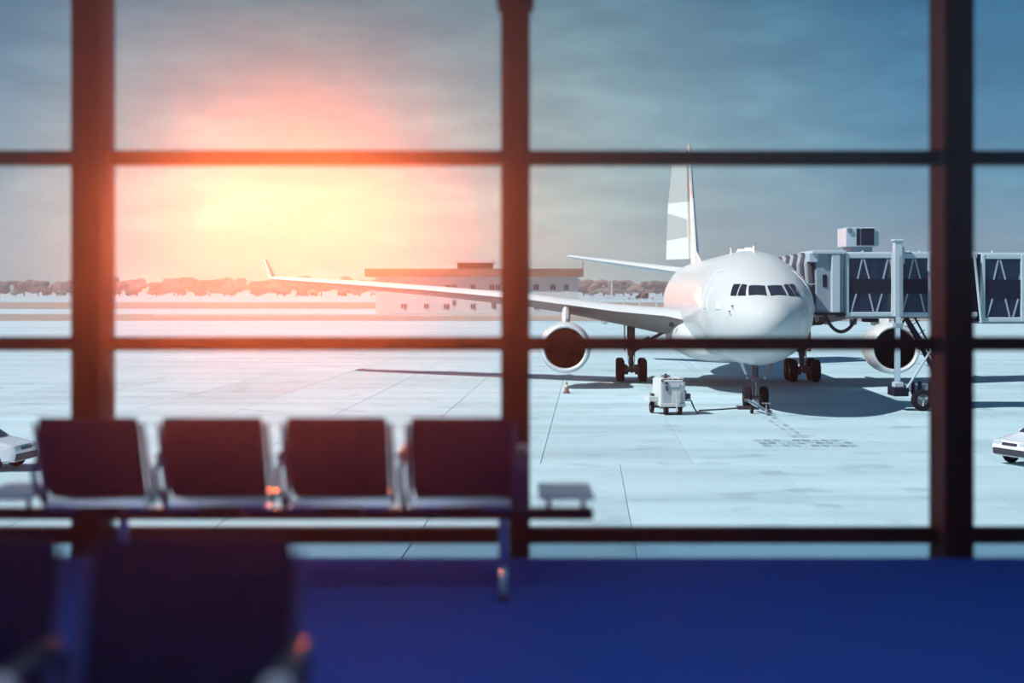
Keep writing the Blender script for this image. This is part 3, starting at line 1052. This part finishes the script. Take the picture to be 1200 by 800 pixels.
MB().rbox((-.80, .75, .90), (.16, .3, .12), .03).build('tray_fitting', 'gpu_dark', gpu)
MB().bx((-.52, .2, .30), (.52, 1.5, .42)).build('chassis', 'gpu_dark', gpu)
for x in (-.28, .36):
    wheel((x, .25, .24), .24, .16, gpu)
for x in (-.66, .66):
    wheel((x, 1.45, .27), .27, .15, gpu)
MB().tube([(-.66, 1.45, .27), (.66, 1.45, .27)], .035, 8).build('axle', 'gpu_dark', gpu, True)
MB().rbox((.76, .6, .80), (.34, .4, .30), .04).build('plug_box', 'gpu_dark', gpu)
MB().rbox((.80, .5, .66), (.22, .3, .12), .03).build('plug_holder', 'gpu_white', gpu)
MB().lathe([(-.06, .05), (.0, .10), (.08, .06)], 'Z', (.66, .5, 1.02), 12, True).build('plug', 'gpu_dark', gpu, True)
# power cable on the ground
bpy.context.view_layer.update()
plug = gpu.matrix_world @ Vector((.84, .45, .72))
cp = [plug, plug + Vector((.12, -.03, -.12)), plug + Vector((.22, -.06, -.40)), plug + Vector((.40, -.1, -.66)), Vector((gp(820, 481.5).x, gp(820, 481.5).y, APR + .035)), gp(840, 480.5) + Vector((0, 0, .03)), gp(864, 478.8) + Vector((0, 0, .03)), gp(872, 478) + Vector((0, 0, .03))]
tag(MB().tube(cp, .035, 8).build('power_cable', 'rubber', None, True), 'black power cable lying on the apron between cart and nose wheel', 'cable')
# wheel chock by nose wheel
ngp = AP.matrix_world @ Vector((0, 0, 0))
bpy.context.view_layer.update()
ngp = AP.matrix_world @ Vector((0, NY, 0))
ck = tag(empty('wheel_chock', (ngp.x - .42, ngp.y - .72, APR)), 'dark rubber wheel chock in front of the nose wheel', 'chock')
MB().prism([(-.16, 0), (.16, 0), (.05, .17), (-.05, .17)], -.55, .40).build('wedge', 'rubber', ck)
MB().tube([(-.52, 0, .14), (-.58, 0, .2), (-.62, 0, .1), (-.60, 0, .03)], .02, 6).build('rope_handle', 'rubber', ck, True)
# tow bar
tb = tag(empty('tow_bar', gp(896, 486.5)), 'short silver tow bar lying on two small wheels before the nose wheel', 'tow bar')
MB().tube([(.14, 0, .16), (-.15, 1.0, .36), (-.42, 2.1, .52)], [.075, .085, .07], 10).build('bar', 'chrome', tb, True)
MB().rbox((.16, -.08, .16), (.30, .22, .20), .03).build('tow_head', 'gear_white', tb)
MB().rbox((.16, -.19, .22), (.14, .05, .14), .02).build('tow_eye', 'gpu_dark', tb)
MB().bar((-.40, .9, .24), (.20, 1.0, .24), .06, .06).build('axle', 'gpu_dark', tb)
MB().bar((-.05, .35, .52), (.34, .4, .52), .05, .05).build('handle', 'gear_white', tb)
MB().tube([(.14, .36, .2), (.14, .38, .52)], .025, 6).build('handle_post', 'gear_white', tb)
for x in (-.44, .30):
    wheel((x, .9 if x < 0 else 1.0, .21), .21, .12, tb)
MB().rbox((-.44, 2.15, .53), (.24, .2, .14), .03).build('fork', 'gear_steel', tb)
# cone
cn = tag(empty('traffic_cone', gp(664, 460.5)), 'small orange traffic cone standing in front of the left engine', 'cone')
MB().rbox((0, 0, .025), (.38, .38, .05), .01).build('foot', 'rubber', cn)
MB().lathe([(.05, .15), (.35, .085), (.62, .035), (.65, .02)], 'Z', (0, 0, 0), 18, True).build('cone_body', 'cone_orange', cn, True)
MB().lathe([(.34, .092), (.48, .066)], 'Z', (0, 0, 0), 18).build('sleeve', 'paint_white', cn, True)

# ------------------------------------------------------------------ cars beside the building
def car(name, label, paint, loc, rz):
    """nose at -X"""
    c = tag(empty(name, loc, rz), label, 'car')
    L = [(-2.05, .42), (-2.08, .62), (-1.98, .80), (-1.15, .98), (-.45, 1.42), (.15, 1.52), (1.0, 1.50), (1.75, 1.36), (2.0, .95), (2.05, .6), (2.0, .32), (1.62, .28), (-1.6, .28), (-2.0, .30)]
    rings = []
    for f, sc in ((-1, .93), (-.92, 1.0), (-.6, 1.01), (0, 1.015), (.6, 1.01), (.92, 1.0), (1, .93)):
        rg = []
        for x, z in L:
            inset = .14 * max(0, z - .95) / .55 if abs(f) > .5 else 0
            y = f * .86
            y -= math.copysign(inset, f) if inset else 0
            rg.append((x * (sc if abs(f) > .8 else 1), y, .9 + (z - .9) * (sc if abs(f) > .95 else 1)))
        rings.append(rg)
    body = MB().loft(rings).build('body', paint, c, True, 40)
    def slab(pts, name, m):
        return MB().add(pts, [(0, 1, 2, 3)]).build(name, m, body)
    ws = slab([(-1.10, -.62, 1.025), (-1.10, .62, 1.025), (-.50, .58, 1.415), (-.50, -.58, 1.415)], 'windscreen', 'car_glass')
    rw = slab([(1.80, -.58, 1.33), (1.80, .58, 1.33), (2.0, .62, .98), (2.0, -.62, .98)], 'rear_window', 'car_glass')
    sl = []
    for sg in (-1, 1):
        y0, y1 = sg * .868, sg * .775
        sl.append(slab([(-.92, y0, 1.0), (.30, y0, 1.0), (.25, y1, 1.41), (-.42, y1, 1.39)], 'side_window', 'car_glass'))
        sl.append(slab([(.38, y0, 1.0), (1.6, y0, 1.0), (1.42, y1, 1.37), (.33, y1, 1.41)], 'side_window', 'car_glass'))
    for o in [ws, rw] + sl:
        m_ = o.modifiers.new('thickness', 'SOLIDIFY')
        m_.thickness = .04
        m_.offset = 0
    MB().rbox((-2.02, 0, .45), (.16, 1.55, .22), .05).build('front_bumper', 'car_dark', body)
    MB().rbox((2.02, 0, .45), (.14, 1.55, .2), .05).build('rear_bumper', 'car_dark', body)
    MB().rbox((-2.05, 0, .70), (.06, .7, .10), .02).build('grille', 'car_dark', body)
    for sg in (-1, 1):
        MB().rbox((-2.0, sg * .62, .72), (.12, .34, .14), .04).build('headlight', 'lamp_glass', body)
        MB().rbox((-.75, sg * .95, 1.03), (.12, .18, .12), .04).build('mirror', paint, body)
        for x in (-1.3, 1.3):
            t = MB().lathe([(-.1, .2), (-.1, .29), (-.06, .32), (.06, .32), (.1, .29), (.1, .2)], 'Y', (x, sg * .80, .32), 24).build('wheel', 'tyre', c, True)
            MB().lathe([(-.085, .01), (-.085, .2), (.085, .2), (.085, .01)], 'Y', (x, sg * .80, .32), 18).build('hub', 'hub', t, True)
    return c


cp_ = gp(1173, 553)
car('parked_car', 'white car at the right edge beyond the window, mostly out of frame', 'car_white', (cp_.x + 2.7, cp_.y + 2.4, APR), R(22))
cp_ = gp(30, 551)
car('parked_car', 'pale car at the left edge beyond the window, mostly out of frame', 'car_white', (cp_.x - 2.1, cp_.y + .6, APR), R(172))

# ------------------------------------------------------------------ airport building far behind
BY = 373.0
def B(u, v):
    return at(u, v, BY)


bl = empty('airport_building', (B(560, 367).x, BY, APR))
tag(bl, 'long low pale building with brown roof band behind the left wing', 'building')
BLoc = Vector(bl.location)


def bb(u0, v0, u1, v1, d0, d1, name, m, parent=None):
    a, b_ = B(u0, v1) - BLoc, B(u1, v0) - BLoc
    return MB().bx((a.x, d0, a.z), (b_.x, d1, b_.z)).build(name, m, parent or bl)


a0 = B(440, 367.3) - BLoc
wl = MB().bx((a0.x, 0, 0), ((B(677.5, 324) - BLoc).x, 22, (B(0, 323) - BLoc).z)).build('wall', 'build_wall', bl)
rf = bb(428, 314.8, 683.5, 324, -1.3, 23, 'roof', 'build_roof')
ph = bb(535, 307.5, 577, 315, 5, 16, 'penthouse', 'build_roof')
bb(532, 304.6, 580, 307.4, 4, 17, 'penthouse_roof', 'paint_white')
bb(576, 303.5, 578.5, 307.5, 6, 7, 'vent_pipe', 'build_roof')
MB().tube([B(683, 314.8) - BLoc, B(683, 304.5) - BLoc], .12, 6).build('aerial', 'build_roof', bl)
for (u0, v0, u1, v1) in [(625.5, 333.5, 631.5, 339.5), (645, 333.5, 651, 339.5), (661, 333.5, 666, 339.5), (551.5, 333.5, 557, 339.5), (574, 333.5, 579.5, 339.5), (581, 333.5, 586, 339.5),
                         (522, 334, 528, 339), (529, 334, 535, 339), (497, 334, 502, 339), (476, 334, 481, 339), (452, 334, 458, 339), (551.5, 356, 557, 361.5), (520, 356, 526, 361.5), (530, 352, 534, 357), (497, 356, 502, 361), (576, 355, 581, 361), (470, 356, 476, 361), (626, 360.5, 632, 362.5)]:
    wn = bb(u0, v0, u1, v1, -.12, .1, 'window', 'build_glass')
    m_ = (u0 + u1) / 2
    bb(m_ - .25, v0, m_ + .25, v1, -.2, -.1, 'glazing_bar', 'build_wall', wn)
# low parapet wall at the foot
lw = tag(empty('low_wall', (B(560, 368).x, 330, APR)), 'long low white kerb wall in front of the far building', 'wall')
MB().bx((-70, 0, 0), (40, .5, .45)).build('coping', 'paint_white', lw)

# ------------------------------------------------------------------ tree line
def tree_mesh(seed):
    rnd = random.Random(seed)
    mb = MB()
    bm = bmesh.new()
    for k in range(9):
        q = bmesh.ops.create_icosphere(bm, subdivisions=2, radius=1)
        cx, cy, cz = rnd.uniform(-5, 5), rnd.uniform(-3, 3), rnd.uniform(4.5, 12.5)
        r = rnd.uniform(2.4, 4.6) * (1 - .3 * (cz > 10.5))
        for v in q['verts']:
            n_ = 1 + rnd.uniform(-.22, .22)
            v.co = Vector((cx + v.co.x * r * n_, cy + v.co.y * r * n_, cz + v.co.z * r * .85 * n_))
    bm.verts.index_update()
    mb.add([v.co for v in bm.verts], [[v.index for v in f.verts] for f in bm.faces])
    bm.free()
    return mb


protos = []
for k in range(5):
    tr = empty('tree')
    cr = tree_mesh(k + 3).build('crown', 'leaf' if k % 2 else 'leaf_b', tr)
    MB().tube([(0, 0, -.2), (.2, 0, 3), (0, .1, 7)], [.5, .4, .25], 8).build('trunk', 'bark', tr, True)
    protos.append(tr)
TY = 1500
used = set()
for i in range(150):
    k = random.randrange(5)
    src = protos[k]
    o = src if k not in used else copy_tree(src)
    used.add(k)
    o.location = (-860 + i * 11.6 + random.uniform(-3, 3), TY + random.uniform(-35, 35), APR)
    sc = random.uniform(.78, 1.12)
    o.scale = (sc * 1.8, sc * .8, sc * 1.2)
    o.rotation_euler.z = random.choice((0, PI)) + random.uniform(-.4, .4)
    tag(o, 'bushy brown-green tree in the distant tree line on the horizon', 'tree', 'trees in the distant tree line')
for k in range(5):
    if k not in used:
        copy = protos[k]
        copy.location = (-570 - k * 9, TY, APR)
        tag(copy, 'bushy brown-green tree in the distant tree line on the horizon', 'tree', 'trees in the distant tree line')
# lower scrub in front: a second row
for i in range(84):
    o = copy_tree(protos[random.randrange(5)])
    o.location = (-760 + i * 18 + random.uniform(-6, 6), 1330 + random.uniform(-30, 30), APR)
    sc = random.uniform(.36, .52)
    o.scale = (sc * 1.7, sc, sc)
    o.rotation_euler.z = random.choice((0, PI)) + random.uniform(-.3, .3)
    tag(o, 'low scrubby tree in front of the distant tree line', 'tree', 'low scrub before the distant tree line')

# fence posts and rail beyond the apron
FY = 440
fc = tag(empty('boundary_fence', (at(740, 0, FY).x, FY, APR)), 'white post and rail fence on the far field right of the building', 'fence')
for u in (700, 731, 750, 769, 800):
    x = at(u, 0, FY).x - fc.location.x
    MB().bx((x - .22, -.2, 0), (x + .22, .2, 3.3)).build('post', 'fence_white', fc)
xa, xb = at(690, 0, FY).x - fc.location.x, at(815, 0, FY).x - fc.location.x
MB().bx((xa, -.1, 3.05), (xb, .1, 3.35)).build('rail', 'fence_white', fc)
MB().bx((xa, -.1, .2), (xb, .1, .4)).build('rail', 'fence_white', fc)


def far_van(u, paint, label):
    v_ = tag(empty('service_van', (at(u, 0, 900).x, 900, APR)), label, 'van', 'vehicles on the far field')
    MB().prism([(-2.6, .5), (-2.6, 1.5), (-1.7, 1.7), (-1.1, 2.7), (2.6, 2.7), (2.6, .5)], -1.0, 1.0, 'Y').build('body', paint, v_)
    MB().prism([(-1.58, 1.75), (-1.08, 2.5), (-.4, 2.5), (-.4, 1.75)], -1.03, 1.03, 'Y').build('side_window', 'car_glass', v_)
    for x in (-1.6, 1.6):
        MB().lathe([(-1.05, .5), (1.05, .5)], 'Y', (x, 0, .5), 14, True).build('wheel', 'tyre', v_, True)
    v_.scale = (1.5, 1.5, 1.5)


far_van(742, 'car_white', 'tiny white van on the far field, leftmost of three')
far_van(752, 'build_roof', 'tiny brown van on the far field, between two white ones')
far_van(760, 'car_white', 'tiny white van on the far field, nearest the fuselage')
mast = tag(empty('field_mast', (at(717, 0, 1000).x, 1000, APR)), 'thin white mast on the far field in front of the trees', 'mast')
MB().tube([(0, 0, 0), (0, 0, 12.5)], [.55, .35], 8).build('pole', 'fence_white', mast, True)
MB().bx((-4, -1.5, 0), (1, 1.5, 2.2)).build('equipment_hut', 'fence_white', mast)

# ------------------------------------------------------------------ haze added in the lounge to veil the frames in orange
hz = MB().bx((XL + .01, YB + .01, .001), (XR - .01, 8.27, ZC - .01)).build('added_haze', 'wall_paint')
m = bpy.data.materials.new('haze')
m.use_nodes = True
t = m.node_tree
t.nodes.clear()
out = t.nodes.new('ShaderNodeOutputMaterial')
vs = t.nodes.new('ShaderNodeVolumeScatter')
vs.inputs['Color'].default_value = (.95, .9, .9, 1)
vs.inputs['Density'].default_value = .016
vs.inputs['Anisotropy'].default_value = .965
t.links.new(vs.outputs[0], out.inputs['Volume'])
hz.data.materials.clear()
hz.data.materials.append(m)
tag(hz, 'thin haze added in the lounge to carry the orange glow', 'haze', kind='stuff')

# ------------------------------------------------------------------ ground haze over the far field
fh = MB().bx((-1300, 230, APR + .05), (1300, 1650, APR + 60)).build('field_haze', 'wall_paint')
m = bpy.data.materials.new('far_haze')
m.use_nodes = True
t = m.node_tree
t.nodes.clear()
out = t.nodes.new('ShaderNodeOutputMaterial')
vs = t.nodes.new('ShaderNodeVolumeScatter')
vs.inputs['Color'].default_value = (.97, .97, .97, 1)
vs.inputs['Density'].default_value = .00035
vs.inputs['Anisotropy'].default_value = .25
t.links.new(vs.outputs[0], out.inputs['Volume'])
fh.data.materials.clear()
fh.data.materials.append(m)
tag(fh, 'pale ground haze over the far field and tree line', 'haze', kind='stuff')
